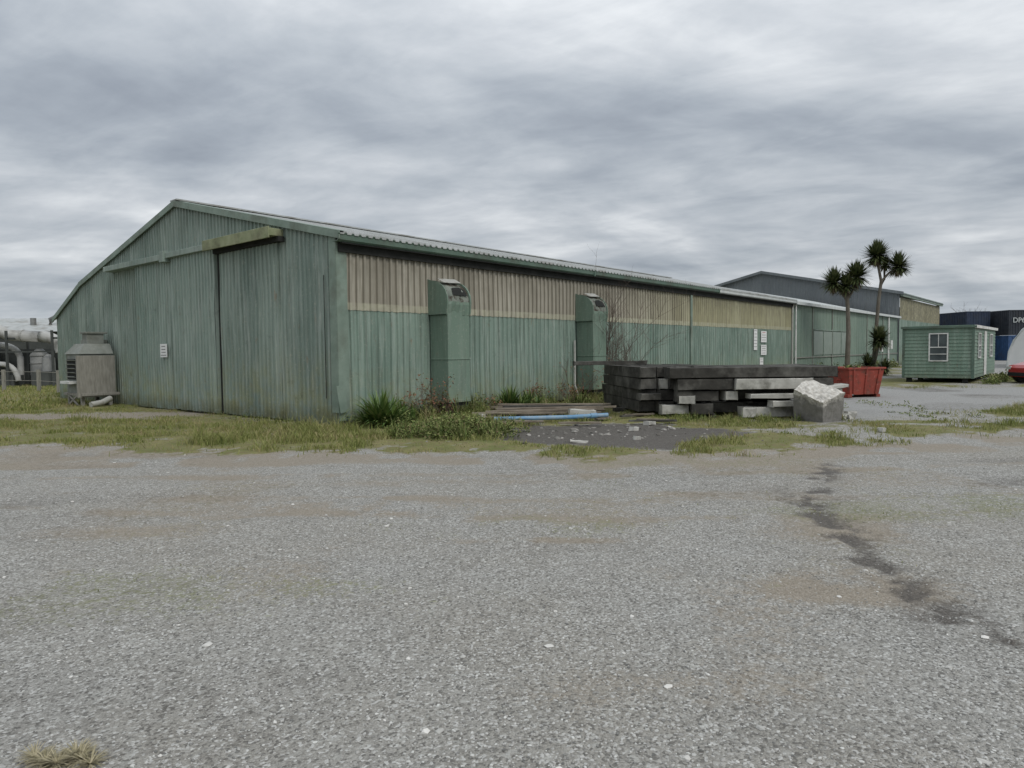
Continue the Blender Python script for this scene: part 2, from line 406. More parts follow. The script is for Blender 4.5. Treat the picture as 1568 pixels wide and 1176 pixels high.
# ================================================================= ground
gx=np.array([-60,-9.25,-5.25,-1.94,-.35,1.16,2.25,4.2,6.9,9.9,14,60]);gy=np.array([12.8,12.3,11.3,11.0,10.8,10.5,10.9,10.6,11.8,13.2,16,34])
def local(x,y):
    dx=x-CX;dy=y-CY; return dx*UX+dy*UY, -dx*UY+dy*UX
def masks(x,y):
    n1=fbm(x*.6,y*.6,3);n2=fbm(x*1.7,y*1.7,9);n3=fbm(x*.25,y*.25,21);n4=fbm(x*6,y*6,14,3)
    s,t=local(x,y)
    yb=np.interp(x,gx,gy)
    g=sst(-.5,.7,y-yb+(n1-.5)*1.9+(n2-.5)*1.5+(n4-.5)*1.2)
    line=-1-(t-6.3)*.85
    d=np.abs(s-line); path=sst(1.7,.7,d+(n2-.5)*1.2)*sst(4.5,7,t)*sst(.5,-.2,s)
    q=np.hypot((x-2.1)/2.3,(y-12.9)/1.9)+(n1-.5)*.9+(n2-.5)*.5+(n4-.5)*.3
    silt=sst(1.1,.85,q)
    near=sst(-2.6,-1.4,t+(n1-.5)*1.5)
    strip=sst(3.5,2.3,y-yb+(n1-.5)*1.6+(n2-.5)*.8)
    rt=sst(5.5,7.5,x)
    yard=rt*(1-strip)*(1-near)*(s<90)
    cab=np.hypot(np.maximum(np.abs(x-18.6)-1.6,0),np.maximum(np.abs(y-29.3)-1.3,0))
    cabg=sst(2.6,1.2,cab+(n1-.5)*1.5); farr=sst(25.5,28,y-.12*(x-15)+(n1-.5)*3)*sst(13,16,x)*.9*sst(60,40,y)
    yard=yard*(1-np.maximum(cabg,farr*sst(.35,.5,n1)))
    g=g*(1-path*.9)*(1-silt)*(1-yard)
    g=g*(.5+.5*sst(.32,.5,n2*.6+n4*.4)) * np.where(x>4.5, .3+.7*sst(.42,.58,n1*.5+n2*.5),1)
    g=g*(1-.5*sst(-1.5,-.2,s)*sst(.5,2,t)*(s<0)*sst(.4,.6,n2))
    far=sst(70,110,np.hypot(x,y)); g=np.maximum(g,far*.8)
    def blob(cx,cy,rx,ry): return sst(1.25,.2,np.hypot((x-cx)/rx,(y-cy)/ry)+(n1-.5)*.9)
    mo=sst(.52,.68,n1*.6+n2*.4)*.3
    mo=mo+ (blob(3.5,6.7,1.9,.65)*.8+blob(-3.0,4.6,1.5,.7)*.6+blob(.6,6.2,2.1,.5)*.55+blob(4.6,4.9,.9,.9)*.6+blob(-1.2,4.5,1.2,.5)*.4+blob(2.2,9.8,3,.6)*.45+blob(-3.5,3.4,.8,.3)*.5+blob(5.0,7.2,1.2,.5)*.7)*sst(.36,.62,n2)
    mo=np.clip(mo,0,1)*(1-g)
    di=sst(.50,.64,n3*.5+n1*.5)*.55
    di=di+(blob(2.2,4.55,.8,.42)*1.1+blob(-1.6,7.2,1.8,.55)*.7+blob(3.0,6.0,1.2,.6)*.8+blob(.25,5.75,1.0,.11)*1.1+blob(2.7,3.0,.5,.25)*.8+blob(-3.6,6.2,1.4,.4)*.7+blob(.7,3.2,.9,.3)*.5+blob(2.0,7.6,1.6,.35)*.7+blob(-.8,8.4,2.2,.3)*.6)*sst(.22,.52,n2)
    for (c0,c1,c2,wd,am) in ((8.9,.02,.006,.16,.6),(9.9,.03,.006,.16,.6),(7.4,-.06,.012,.14,.45),(6.6,-.06,.012,.14,.45),(10.4,.05,.002,.3,.6)):
        yy_=c0+c1*x+c2*x*x; di=di+am*sst(wd*1.6,wd*.3,np.abs(y-yy_+(n1-.5)*.5))*sst(.3,.5,n2)
    di=di+.7*sst(1.1,.2,np.abs(y-yb+.5+(n1-.5)*1.2))*sst(.3,.55,n2)
    di=np.clip(di+path+.9*sst(-1.2,-.2,s)*sst(2,6,t)*(s<0),0,1)
    ty=np.array([2,3.3,3.7,4.1,4.6,5.5,6.8,8.1,9.75,11]);tx=np.array([3.2,2.92,2.8,2.72,2.68,2.82,3.1,3.6,4.6,5.8])
    dd=np.abs(x-np.interp(y,ty,tx)+(n2-.5)*.3+(n4-.5)*.4)
    rut=sst(.24,.0,dd)*sst(10.5,9,y)*(.15+.7*sst(.35,.6,n1*.3+n4*.7))
    rut2=sst(.75,.1,dd)*sst(10.5,9,y)*.42
    damp=rut*.85+rut2*sst(.38,.6,n1*.4+n4*.6)+blob(6.0,8.0,1.3,.5)*sst(.35,.55,n2)*.6+silt*1.0+yard*.4*sst(.42,.6,n1)+blob(7.5,9.6,2.2,.35)*.45
    damp=damp+sst(.52,.72,fbm(x*.4+5,y*.9,31))*.3+blob(-6,7.2,2.2,.5)*.3*sst(.35,.6,n2)
    di=np.clip(di+.5*rut2,0,1)
    return g,np.clip(mo,0,1),di,np.clip(damp,0,1),yard,silt
def axis(lo,hi,step,far,gr=1.16):
    a=list(np.arange(lo,hi+1e-6,step)); d=step;p=hi
    while p<far: d*=gr;p+=d;a.append(p)
    d=step;p=lo;b=[]
    while p>-far: d*=gr;p-=d;b.append(p)
    return np.array(b[::-1]+a)
xs=axis(-13,15,.08,2500);ys=axis(2.2,21,.08,2500)
def zat(x,y):
    f=sst(2,5,y)*sst(60,30,np.hypot(x,y))
    g=masks(x,y)
    z=(fbm(x*.35,y*.35,5)-.5)*.05+(fbm(x*2,y*2,6)-.5)*.02+g[0]*(fbm(x*1.3,y*1.3,8)-.3)*.07-g[3]*.025*(1-g[5])
    return z*f-.0
X,Y=np.meshgrid(xs,ys,indexing='xy'); x=X.ravel();y=Y.ravel()
m=masks(x,y); z=zat(x,y)
nx,ny=len(xs),len(ys)
I=np.arange(nx*ny).reshape(ny,nx)
F=np.stack([I[:-1,:-1].ravel(),I[:-1,1:].ravel(),I[1:,1:].ravel(),I[1:,:-1].ravel()],1)
def ground_mat():
    n=NT('gravel_yard',.92); g=n.N('ShaderNodeNewGeometry').outputs['Position']
    V1=n.vor(g,74); V2=n.vor(g,160); V3=n.vor(g,30)
    def bw(c): 
        q=n.N('ShaderNodeRGBToBW'); n.l.new(c,q.inputs[0]); return q.outputs[0]
    b1=bw(V1.outputs['Color']);b2=bw(V2.outputs['Color']);b3=bw(V3.outputs['Color'])
    fine=n.math('ADD',n.math('MULTIPLY',b1,.5),n.math('MULTIPLY',b2,.5))
    base=n.mix(n.mp(fine,.22,.78),(.185,.179,.163),(.40,.392,.365))
    lg=n.noise(g,.45,4,.6); md=n.noise(g,9,4,.7); m2=n.noise(g,2.6,5,.65)
    base=n.mix(n.mp(lg,.38,.62,0,.8),base,n.mix(n.mp(fine,.2,.8),(.20,.185,.158),(.355,.338,.30)))
    base=n.mix(n.mp(m2,.50,.68,0,.45),base,n.mix(fine,(.14,.133,.115),(.28,.268,.24)))
    base=n.mix(n.mp(b1,.75,.81,0,.6),base,(.55,.55,.53)); base=n.mix(n.mp(b3,.81,.85,0,.35),base,(.5,.5,.47))
    base=n.mix(n.mp(b1,.27,.2,0,.55),base,(.09,.087,.08))
    def edge(a,k,lo,hi,mx=1): 
        s1=n.math('ADD',a,n.math('MULTIPLY',n.math('SUBTRACT',md,.5),k)); s1=n.math('ADD',s1,n.math('MULTIPLY',n.math('SUBTRACT',b3,.5),k*.35))
        return n.math('MULTIPLY',n.mp(s1,lo,hi,0,mx),n.mp(a,.0,.12))
    da=n.attr('dirt'); dirtc=n.mix(n.mp(fine,.25,.75),(.21,.178,.135),(.325,.285,.23))
    base=n.mix(edge(da,1.2,.3,.85,.85),base,dirtc)
    ya=n.attr('yard'); base=n.mix(n.math('MULTIPLY',ya,.75),base,n.mix(n.mp(fine,.2,.8),(.24,.24,.235),(.37,.37,.36)))
    ma=n.attr('moss'); mc=n.mix(n.mp(md,.35,.65),(.13,.14,.065),(.23,.235,.125))
    mf=n.math('MULTIPLY',edge(ma,1.9,.35,.85,.85),n.mp(n.noise(g,30,3,.7),.44,.56,.05,.9))
    base=n.mix(mf,base,mc)
    wa=n.attr('damp'); base=n.mix(edge(wa,1.0,.25,.95,.95),base,n.mix(n.mp(fine,.3,.8),(.05,.043,.036),(.13,.115,.098)))
    ga=n.attr('grass'); gc=n.mix(n.mp(n.noise(g,1.6,4,.65),.35,.65),(.13,.15,.045),(.225,.21,.09))
    gc=n.mix(n.mp(md,.45,.7),gc,(.17,.13,.075))
    base=n.mix(n.mp(n.math('ADD',ga,n.math('MULTIPLY',n.math('SUBTRACT',md,.5),1.1)),.3,.65),base,gc)
    n.col(base)
    h=n.math('ADD',n.math('MULTIPLY',V1.outputs['Distance'],-.8),n.math('ADD',n.math('MULTIPLY',V2.outputs['Distance'],-.4),n.math('MULTIPLY',md,.6)))
    n.bump(h,.6,.015)
    rg=n.mp(wa,.3,1,.92,.6); n.l.new(rg,n.b.inputs['Roughness'])
    return n.m
go=fast_mesh('ground',np.stack([x,y,z],1),F,ground_mat(),True)
for nm,a in zip(('grass','moss','dirt','damp','yard'),m):
    at=go.data.attributes.new(nm,'FLOAT','POINT'); at.data.foreach_set('value',a.astype(np.float32))

def island_mat(name,cols,rough=.85):
    n=NT(name,rough); r=n.N('ShaderNodeNewGeometry').outputs['Random Per Island']
    cr=n.N('ShaderNodeValToRGB'); e=cr.color_ramp.elements
    e[0].position=0;e[0].color=(*cols[0],1);e[1].position=1;e[1].color=(*cols[-1],1)
    for i,c in enumerate(cols[1:-1]): q=e.new((i+1)/(len(cols)-1)); q.color=(*c,1)
    n.l.new(r,cr.inputs[0]); n.col(cr.outputs[0])
    return n.m
ico=[];t_=(1+5**.5)/2
for a in (-1,1):
    for b in (-t_,t_): ico+=[(a,b,0),(0,a,b),(b,0,a)]
ico=np.array(ico)/np.linalg.norm(ico[0])
el=min(np.linalg.norm(ico[0]-ico[j]) for j in range(1,12))*1.05
tri=np.array([c for c in itertools.combinations(range(12),3) if all(np.linalg.norm(ico[a]-ico[b])<el for a,b in itertools.combinations(c,2))])
def stones(name,N,yr,size,mat,pos=None):
    if pos is None:
        dd=yr[0]*(yr[1]/yr[0])**rng.random(N*2); xx=(rng.random(N*2)*2-1)*(dd*.8+.5)
        mk=masks(xx,dd); keep=(rng.random(N*2)<(1-mk[0])*(1-.8*mk[2])*sst(.3,.6,fbm(xx*1.3,dd*1.3,91)))
        xx=xx[keep][:N];dd=dd[keep][:N]
    else: xx,dd=pos
    n=len(xx)
    zz=zat(xx,dd); sz=size[0]*(size[1]/size[0])**(rng.random(n)**1.8)
    V=ico[None]*(1+ (rng.random((n,12,1))-.5)*.6)*sz[:,None,None]*(np.stack([rng.random(n)*.7+.8,rng.random(n)*.5+.6,rng.random(n)*.4+.3],1)[:,None,:])
    a=rng.random(n)*6.28; c=np.cos(a)[:,None];s_=np.sin(a)[:,None]
    Vx=V[:,:,0]*c-V[:,:,1]*s_;Vy=V[:,:,0]*s_+V[:,:,1]*c
    V=np.stack([Vx+xx[:,None],Vy+dd[:,None],V[:,:,2]+(zz+sz*.15)[:,None]],2).reshape(-1,3)
    Fa=(tri[None]+(np.arange(n)*12)[:,None,None]).reshape(-1,3)
    return fast_mesh(name,V,Fa,mat)
stones('gravel',24000,(2.3,9),(.0035,.0095),island_mat('gravel_chips',[(.13,.13,.122),(.24,.235,.22),(.32,.31,.29),(.42,.41,.39),(.58,.58,.55)]))
m_pst=island_mat('pale_stones',[(.3,.3,.28),(.5,.49,.46),(.7,.68,.64)])
stones('loose_stones',340,(2.4,13),(.008,.022),m_pst)
stones('rubble_stones',0,None,(.02,.07),island_mat('rubble',[(.07,.068,.06),(.2,.19,.17),(.42,.4,.37)]),(rng.normal(1.8,1.3,140),rng.normal(13.6,.9,140)))

def blades(name,xx,yy,hh,ww,mat,lean=.5,zoff=None,parent=None):
    n=len(xx); z0=zat(xx,yy) if zoff is None else zoff
    a=rng.random(n)*6.28; l=rng.random(n)*lean*hh; b=rng.random(n)*6.28
    wx=np.cos(a)*ww;wy=np.sin(a)*ww; lx=np.cos(b)*l;ly=np.sin(b)*l
    P0=np.stack([xx-wx,yy-wy,z0-.01],1);P1=np.stack([xx+wx,yy+wy,z0-.01],1)
    P2=np.stack([xx+wx*.7+lx*.4,yy+wy*.7+ly*.4,z0+hh*.6],1);P3=np.stack([xx-wx*.7+lx*.4,yy-wy*.7+ly*.4,z0+hh*.6],1)
    P4=np.stack([xx+lx,yy+ly,z0+hh],1)
    V=np.stack([P0,P1,P2,P3,P4],1).reshape(-1,3); o=(np.arange(n)*5)[:,None]
    F=np.concatenate([o+np.array([[0,1,2]]),o+np.array([[0,2,3]]),o+np.array([[3,2,4]])],0)
    return fast_mesh(name,V,F,mat,False,parent)
def grassmat(name,cols):
    n=NT(name,.8); geo=n.N('ShaderNodeNewGeometry'); r=geo.outputs['Random Per Island']
    cr=n.N('ShaderNodeValToRGB'); e=cr.color_ramp.elements
    e[0].position=0;e[0].color=(*cols[0],1);e[1].position=1;e[1].color=(*cols[-1],1)
    for i,c in enumerate(cols[1:-1]): q=e.new((i+1)/(len(cols)-1)); q.color=(*c,1)
    pt=n.noise(geo.outputs['Position'],.9,4,.65)
    v=n.math('ADD',n.math('MULTIPLY',r,.55),n.mp(pt,.33,.66,-.05,.55))
    n.l.new(v,cr.inputs[0]); n.col(cr.outputs[0]); return n.m
m_grass=grassmat('grass_blade',[(.085,.115,.03),(.14,.17,.042),(.205,.225,.068),(.285,.27,.11),(.34,.27,.16)])
N=400000
xx=rng.random(N)*34-16;yy=10+rng.random(N)**1.25*17
mk=masks(xx,yy);s_,t_2=local(xx,yy);inside=(s_>-.05)&(t_2>-.03)
pn=fbm(xx*1.1,yy*1.1,77)
keep=(rng.random(N)<mk[0]**1.5*(.1+1.1*sst(.37,.62,pn)))&~inside&(np.hypot((xx-6.6)/.5,(yy-15.0)/.5)>1)
xx=xx[keep];yy=yy[keep];pn=pn[keep];t_k=t_2[keep]
tuft=sst(.56,.68,fbm(xx*3.2,yy*3.2,63))
hh=(.018+.045*rng.random(len(xx)))*(.6+1.0*sst(.4,.7,pn))*(1+1.1*tuft)*(1+1.3*sst(-1.9,-.6,t_k)*(t_k<0)+.5*sst(-3.6,-2,t_k)*(xx>-4.5))
blades('grass',xx,yy,hh,.004+.004*rng.random(len(xx)),m_grass,1.2)
N=60000
xx=rng.random(N)*16-7;yy=2.4+rng.random(N)*8.5;mk=masks(xx,yy)
keep=rng.random(N)<mk[1]**1.6*.8*sst(.52,.64,fbm(xx*7,yy*7,50)); xx=xx[keep];yy=yy[keep]
blades('sparse_weeds',xx,yy,.008+.016*rng.random(len(xx)),.002+.002*rng.random(len(xx)),m_grass,1.5)
N=40000
xx=-14-rng.random(N)*22;yy=20+rng.random(N)*30;s_,t_2=local(xx,yy);keep=~((s_>-.3)&(t_2<17.6))&(rng.random(N)<masks(xx,yy)[0]);xx=xx[keep];yy=yy[keep]
blades('field_grass',xx,yy,.05+.09*rng.random(len(xx)),.012+.01*rng.random(len(xx)),m_grass,1)

def straps(mb,c,n,L,w,up0,up1,droop,mi=0,seg=4,az=None):
    for i in range(n):
        a=random.random()*6.283 if az is None else random.uniform(*az); e=math.radians(random.uniform(up0,up1)); l=L*random.uniform(.65,1.1)
        d=Vector((math.cos(a)*math.cos(e),math.sin(a)*math.cos(e),math.sin(e))); side=Vector((-math.sin(a),math.cos(a),0))
        p=Vector(c)+Vector((random.gauss(0,.04),random.gauss(0,.04),random.gauss(0,.02)))*(L); vs=[]
        for k in range(seg+1):
            f=k/seg; ww=w*(1-f**2.2)*(.6+.8*min(1,f*4)) *.5+.0008
            vs+=[p-side*ww,p+side*ww]
            p=p+d*(l/seg); d=(d+Vector((0,0,-droop*(.4+f)*random.uniform(.7,1.3)/seg*2))).normalized()
        mb.add(vs,[(2*k,2*k+1,2*k+3,2*k+2) for k in range(seg)],mi,True)
m_agap=island_mat('strap_leaf',[(.045,.085,.02),(.08,.14,.035),(.13,.20,.05),(.22,.25,.09)],.5)
m_cabb=island_mat('cabbage_leaf',[(.025,.038,.015),(.055,.075,.027),(.095,.115,.042),(.16,.165,.075)],.55)
m_dead=island_mat('dead_leaf',[(.12,.095,.06),(.24,.19,.12)],.9)
m_bark=simple('bark',(.11,.095,.075),(.2,.18,.15),6,.95,.6,(1,1,.4))
for (s,t,n,L) in ((.45,-.8,200,.85),(4.9,-.7,150,.72),(5.6,-.8,80,.6),(1.3,-.5,70,.55)):
    mb=MB(); straps(mb,(0,0,0),n,L,.05,20,85,.6,0); straps(mb,(.25,-.1,0),n//2,L*.85,.045,10,80,.65,0); straps(mb,(-.22,.0,0),n//3,L*.8,.045,10,80,.65,0)
    mb.obj('agapanthus_clump',m_agap,loc=W(s,t,0.0))
def leafpile(mb,c,r,n,size,mi=0,ls=(1,1)):
    for i in range(n):
        while True:
            q=Vector((random.uniform(-1,1),random.uniform(-1,1),random.uniform(0,1)))
            if q.length<1 and random.random()<.3+.7*q.length: break
        p=Vector((c[0]+q.x*r[0],c[1]+q.y*r[1],c[2]+q.z*r[2])); s=size*random.uniform(.5,1.3)
        R=Euler((random.gauss(0,.7),random.gauss(0,.7),random.random()*6.28)).to_matrix()
        vs=[p+R@Vector(v)*s for v in ((-.5*ls[0],0,0),(0,-.35*ls[1],.06),(.6*ls[0],0,-.05),(0,.35*ls[1],.06))]
        mb.add(vs,[(0,1,2,3)],mi)
m_weed=island_mat('weed_leaf',[(.06,.09,.025),(.11,.15,.042),(.17,.21,.06),(.22,.24,.09),(.17,.13,.07)],.8)
mb=MB()
for i in range(70):
    a=random.random()*6.28;r=random.random()**.6
    cx=-1.2+math.cos(a)*r*1.4;cy=13.2+math.sin(a)*r*1.0; leafpile(mb,(cx,cy,0),(.24,.22,.28*(1.15-r)+.08+random.uniform(0,.16)),140,.045)
for i in range(46):
    a=random.random()*6.28;r=random.random()**.5
    straps(mb,(-1.2+math.cos(a)*r*1.5,13.2+math.sin(a)*r*1.05,0),14,.36,.013,40,88,.3,0,3)
mb.obj('weed_mound',m_weed)
mb=MB()
for i in range(160):
    s=random.uniform(.2,17); t=-.12-abs(random.gauss(0,.5)); p=W(s,t)
    if 2.5<s<3.6 and t>-.7: continue
    h=random.uniform(.1,.42)*(1.6 if random.random()<.25 else 1)
    leafpile(mb,(p.x,p.y,0),(random.uniform(.12,.33),random.uniform(.12,.28),h),110,.05)
    if random.random()<.6: straps(mb,(p.x,p.y,0),14,random.uniform(.3,.65),.015,45,88,.3,0,3)
for i in range(30):
    p=W(random.uniform(-.6,-.1),random.uniform(0,5)); leafpile(mb,(p.x,p.y,0),(.12,.12,random.uniform(.05,.16)),40,.03)
for i in range(60):
    s=random.uniform(29,52);p=W(s,-.3-random.random()*.8); leafpile(mb,(p.x,p.y,0),(.4,.35,random.uniform(.25,.75)),80,.1)
for i in range(34):
    f=random.random(); px=19.3+f*4; py=28.6+f*4.4+random.uniform(-.3,.1); leafpile(mb,(px+.2,py-.2,0),(.35,.3,random.uniform(.15,.5)),70,.08)
for i in range(26):
    px=random.uniform(7.0,10.5);py=random.uniform(15.2,19.5); leafpile(mb,(px,py,0),(.2,.2,random.uniform(.05,.2)),50,.04)
for i in range(26):
    px=random.uniform(3.0,7.3);py=15.35+random.gauss(0,.25); leafpile(mb,(px,py,0),(.12,.1,random.uniform(.05,.16)),36,.035); straps(mb,(px,py,0),8,.22,.01,45,88,.3,0,3)
mb.obj('wall_weeds',m_weed)
def twigs(mb,p,d,L,r,depth,mi=0,leaf=None):
    n=4; pts=[Vector(p)]; dd=Vector(d)
    for k in range(n):
        dd=(dd+Vector((random.gauss(0,.16),random.gauss(0,.16),random.gauss(.03,.1)))).normalized(); pts.append(pts[-1]+dd*L/n)
    mb.tube(pts,[r*(1-.5*k/n) for k in range(n+1)],4,mi,False)
    if depth>0:
        for k in range(random.randint(3,4)):
            j=random.randint(1,n); nd=(dd+Vector((random.gauss(0,.6),random.gauss(0,.6),random.gauss(.2,.35)))).normalized()
            twigs(mb,pts[j],nd,L*random.uniform(.45,.75),r*.6,depth-1,mi,leaf)
    elif leaf is not None:
        for k in range(leaf): 
            q=pts[-1]+Vector((random.gauss(0,.05),random.gauss(0,.05),random.gauss(0,.05))); leafpile(mb,q,(.04,.04,.03),2,.05,mi+1)
m_twig=simple('twig_bark',(.09,.065,.05),(.16,.12,.10),8,.9,0)
m_redleaf=island_mat('red_leaf',[(.10,.13,.04),(.2,.13,.07),(.30,.12,.08)],.8)
def shrub(name,s,t,n,L,r,depth,leaf=None,spread=.35,lean=(0,0)):
    mb=MB()
    for i in range(n): twigs(mb,(random.gauss(0,.12),random.gauss(0,.12),0),(random.gauss(lean[0],spread),random.gauss(lean[1],spread),1),L*random.uniform(.6,1.1),r,depth,0,leaf)
    return mb.obj(name,[m_twig,m_redleaf],loc=W(s,t,0))
shrub('bare_shrub',10.1,-.5,9,2.0,.014,3,None,.13)
shrub('bare_shrub',10.9,-.7,8,1.6,.012,3,None,.25)
shrub('bare_shrub',9.9,-1.0,7,1.1,.011,2,1,.35)
shrub('bare_shrub',8.4,-.5,5,1.1,.01,2,1,.3)
shrub('tall_weed',1.9,-.5,8,.6,.007,2,2,.4); shrub('tall_weed',2.3,-.9,8,.45,.007,2,2,.5); shrub('tall_weed',6.6,-.4,7,.5,.007,2,2,.4)
shrub('tall_weed',7.6,-.7,7,.45,.007,2,2,.5);shrub('tall_weed',4.1,-1.0,6,.3,.006,2,1,.5);shrub('tall_weed',13.2,-.6,6,.7,.008,2,None,.4)

def head(mb,c,L,n):
    straps(mb,c,int(n*1.3),L,.08,0,88,.12,1,3); straps(mb,c,int(n*.8),L*.95,.075,-45,10,.3,1,3); straps(mb,c,n//3,L*.75,.06,-85,-40,.3,2,3)
def cabbage(loc,paths,heads):
    mb=MB()
    for pts,r0,r1 in paths:
        k=len(pts); mb.tube(pts,[r0+(r1-r0)*i/(k-1) for i in range(k)],9,0)
    for c,L,n in heads: head(mb,c,L,n)
    mb.obj('cabbage_tree',[m_bark,m_cabb,m_dead],loc=loc)
cabbage((18.4,38.0,0),[([(0,0,0),(.02,0,1),(.06,0,2.4),(.0,0,3.8),(-.1,0,4.9)],.15,.09),([(-.02,0,4.1),(-.35,.1,4.7),(-.62,.2,5.1)],.08,.06),([(-.02,0,4.2),(.25,-.1,4.7),(.42,-.1,5.2)],.07,.06)],
 [((-.68,.2,5.1),.95,190),((.42,-.1,5.4),.98,210),((-.1,0,4.9),.9,120)])
cabbage((19.9,38.2,0),[([(0,0,0),(.1,0,1.2),(.18,0,2.6),(.3,0,4.2),(.42,0,5.2)],.12,.08),([(.42,0,5.15),(.3,.05,5.9),(.22,.1,6.5)],.075,.06),([(.42,0,5.15),(.8,-.05,5.6),(1.25,-.1,5.9)],.065,.05),([(.35,0,4.7),(.7,.2,5.3),(.75,.3,5.9)],.06,.05),([(0,0,.2),(.05,-.3,1.1),(.15,-.4,1.9)],.08,.06)],
 [((.2,.1,6.55),.95,220),((1.3,-.1,5.95),.9,200),((.78,.3,6.1),.6,90),((.15,-.4,1.95),.85,200),((-.4,-.3,.6),.7,120),((.5,-.3,.4),.6,90)])

# ================================================================= objects in yard
m_conc=simple('weathered_concrete',(.38,.37,.335),(.56,.55,.51),5,.9,.4,dirt=(.19,.185,.165),dscale=2.5)
m_dbeam=simple('black_stained_beam',(.026,.025,.022),(.07,.066,.058),4,.95,.4,(1,1,1),dirt=(.15,.145,.13),dscale=1.8)
m_beamface=simple('beam_concrete_face',(.34,.33,.295),(.54,.53,.485),3,.9,.4,dirt=(.15,.145,.125),dscale=2.4)
st=empty('concrete_beam_stack',(0,0,0))
def rbox(mb,x0,x1,y0,y1,z0,z1,mi,M,n=6,amp=.012):
    sd=random.random()*50; vs=[]
    for k in range(n+1):
        x_=x0+(x1-x0)*k/n
        for j,(yy_,zz_) in enumerate(((y0,z0),(y1,z0),(y1,z1),(y0,z1))):
            e=mn.noise_vector(Vector((k*.8+sd,j*3.1,sd)))*amp
            vs.append(M@Vector((x_+e.x*2*(k in(0,n)),yy_+e.y,zz_+e.z)))
    fs_=[(4*k+j,4*k+(j+1)%4,4*k+4+(j+1)%4,4*k+4+j) for k in range(n) for j in range(4)]+[(0,1,2,3),(4*n+3,4*n+2,4*n+1,4*n)]
    mb.add(vs,fs_,mi)
def beam(mb,cx,cy,z0,L,w,h,rz,mi): 
    M=Matrix.Translation((cx,cy,z0))@Matrix.Rotation(math.radians(rz),4,'Z')
    rbox(mb,-L/2,L/2,-w/2,w/2,0,h,mi,M)
mb=MB(); rz=1
for r in range(6): beam(mb,5.55+random.uniform(-.05,.05),15.95+r*.42,.93,3.85,.39,.23,rz+random.uniform(-.5,.5),0)
beam(mb,4.4,15.93,.66,1.25,.38,.24,.5,0);beam(mb,5.95,15.86,.665,1.75,.40,.235,.8,1);beam(mb,7.1,15.95,.665,.45,.40,.235,.8,0)
for r in range(1,6): beam(mb,5.5+random.uniform(-.08,.08),15.95+r*.42,.66,3.7,.38,.24,rz,0)
beam(mb,4.25,15.98,.40,.95,.36,.23,0,0); beam(mb,5.0,15.95,.42,.3,.3,.2,8,1); beam(mb,6.25,15.72,.46,1.75,.42,.10,-2,2); beam(mb,6.45,15.55,.28,1.3,.3,.13,3,1)
for r in range(1,6): beam(mb,5.4+random.uniform(-.08,.08),15.95+r*.42,.40,3.2,.38,.24,rz,0)
beam(mb,5.95,15.78,.04,1.5,.36,.22,2,1); beam(mb,5.3,15.5,.05,.3,.2,.2,-3,1); beam(mb,4.35,15.9,.1,.5,.3,.24,-4,0)
for r in range(1,6): beam(mb,5.3,15.95+r*.42,.10,2.4,.38,.24,rz,0)
mb.obj('front_beams',[m_dbeam,m_beamface,m_conc],st,.01)
mb=MB()
for lay in range(4):
    for r in range(5):
        beam(mb,3.1+.42*r-.1,18.0+random.uniform(-.1,.1),.12+lay*.27,.38,3.3,.24,8+random.uniform(-1,1),1 if (lay*3+r*2)%7==1 and lay<3 else 0)
beam(mb,3.75,16.05,.1,.6,.3,.2,3,1);beam(mb,4.0,15.9,.34,.35,.25,.18,-4,2);beam(mb,2.6,18.3,1.2,2.0,.16,.1,10,0);beam(mb,3.2,16.2,.42,.5,.3,.14,12,0)
mb.obj('rear_beams',[m_dbeam,m_beamface,m_conc],st,.01)
mb=MB()
for xx_ in (4.6,5.6,6.5): beam(mb,xx_,16.9,0,.14,2.2,.1,0,0)
beam(mb,3.9,17.9,0,2.6,.2,.12,8,0);beam(mb,3.7,19.2,0,2.6,.2,.12,8,0)
for xx_ in (4.4,5.5,6.6,3.9):
    for z0 in (.34,.64,.9): beam(mb,xx_,16.9,z0-.005,.1,2.0,.035,0,0)
mb.obj('bearers',m_dbeam,st,.005)

bm=bmesh.new(); bmesh.ops.create_cube(bm,size=1)
bmesh.ops.subdivide_edges(bm,edges=bm.edges[:],cuts=13,use_grid_fill=True)
for v in bm.verts:
    p=v.co.copy(); rough=.008
    if p.z>.2: rough=.10*(p.z)
    if p.x>.1 and p.z>0: v.co.x-= .18*(p.z)*(p.x)
    v.co+=mn.noise_vector(p*2.2)*rough*1.2+mn.noise_vector(p*9)*rough*.8
    if p.z>.42: v.co.z+= .14*p.y-.3*max(0,p.x-.1)+.1*p.x
    v.co.x*=1+.24*(p.z)
me=bpy.data.meshes.new('concrete_block'); bm.to_mesh(me); bm.free()
cbk=bpy.data.objects.new('concrete_block',me); scene.collection.objects.link(cbk)
n=NT('block_concrete',.9); ob=n.co(); sp=n.N('ShaderNodeSeparateXYZ'); n.l.new(ob,sp.inputs[0])
f=n.mp(n.math('ADD',sp.outputs['Z'],n.math('MULTIPLY',n.math('SUBTRACT',n.noise(ob,3,5,.7),.5),.9)),.22,.42)
c=n.mix(f,n.mix(n.mp(n.noise(ob,6,5),.3,.7),(.17,.165,.15),(.27,.26,.245)),n.mix(n.mp(n.noise(ob,9,5,.7),.35,.65),(.38,.355,.315),(.66,.64,.59)))
n.col(c); n.bump(n.noise(ob,14,5,.7),.5,.03); me.materials.append(n.m)
cbk.scale=(.72,.72,.76); cbk.location=(6.65,15.0,.35); cbk.rotation_euler=(math.radians(13),math.radians(-14),math.radians(30))
mb=MB(); M=Matrix.Translation((7.2,15.7,.66))@Matrix.Rotation(math.radians(-6),4,'Y'); rbox(mb,-.35,.35,-.2,.2,0,.07,0,M,6,.02); rbox(mb,-.2,.2,-.16,.16,-.66,-.0,0,M,4,.03)
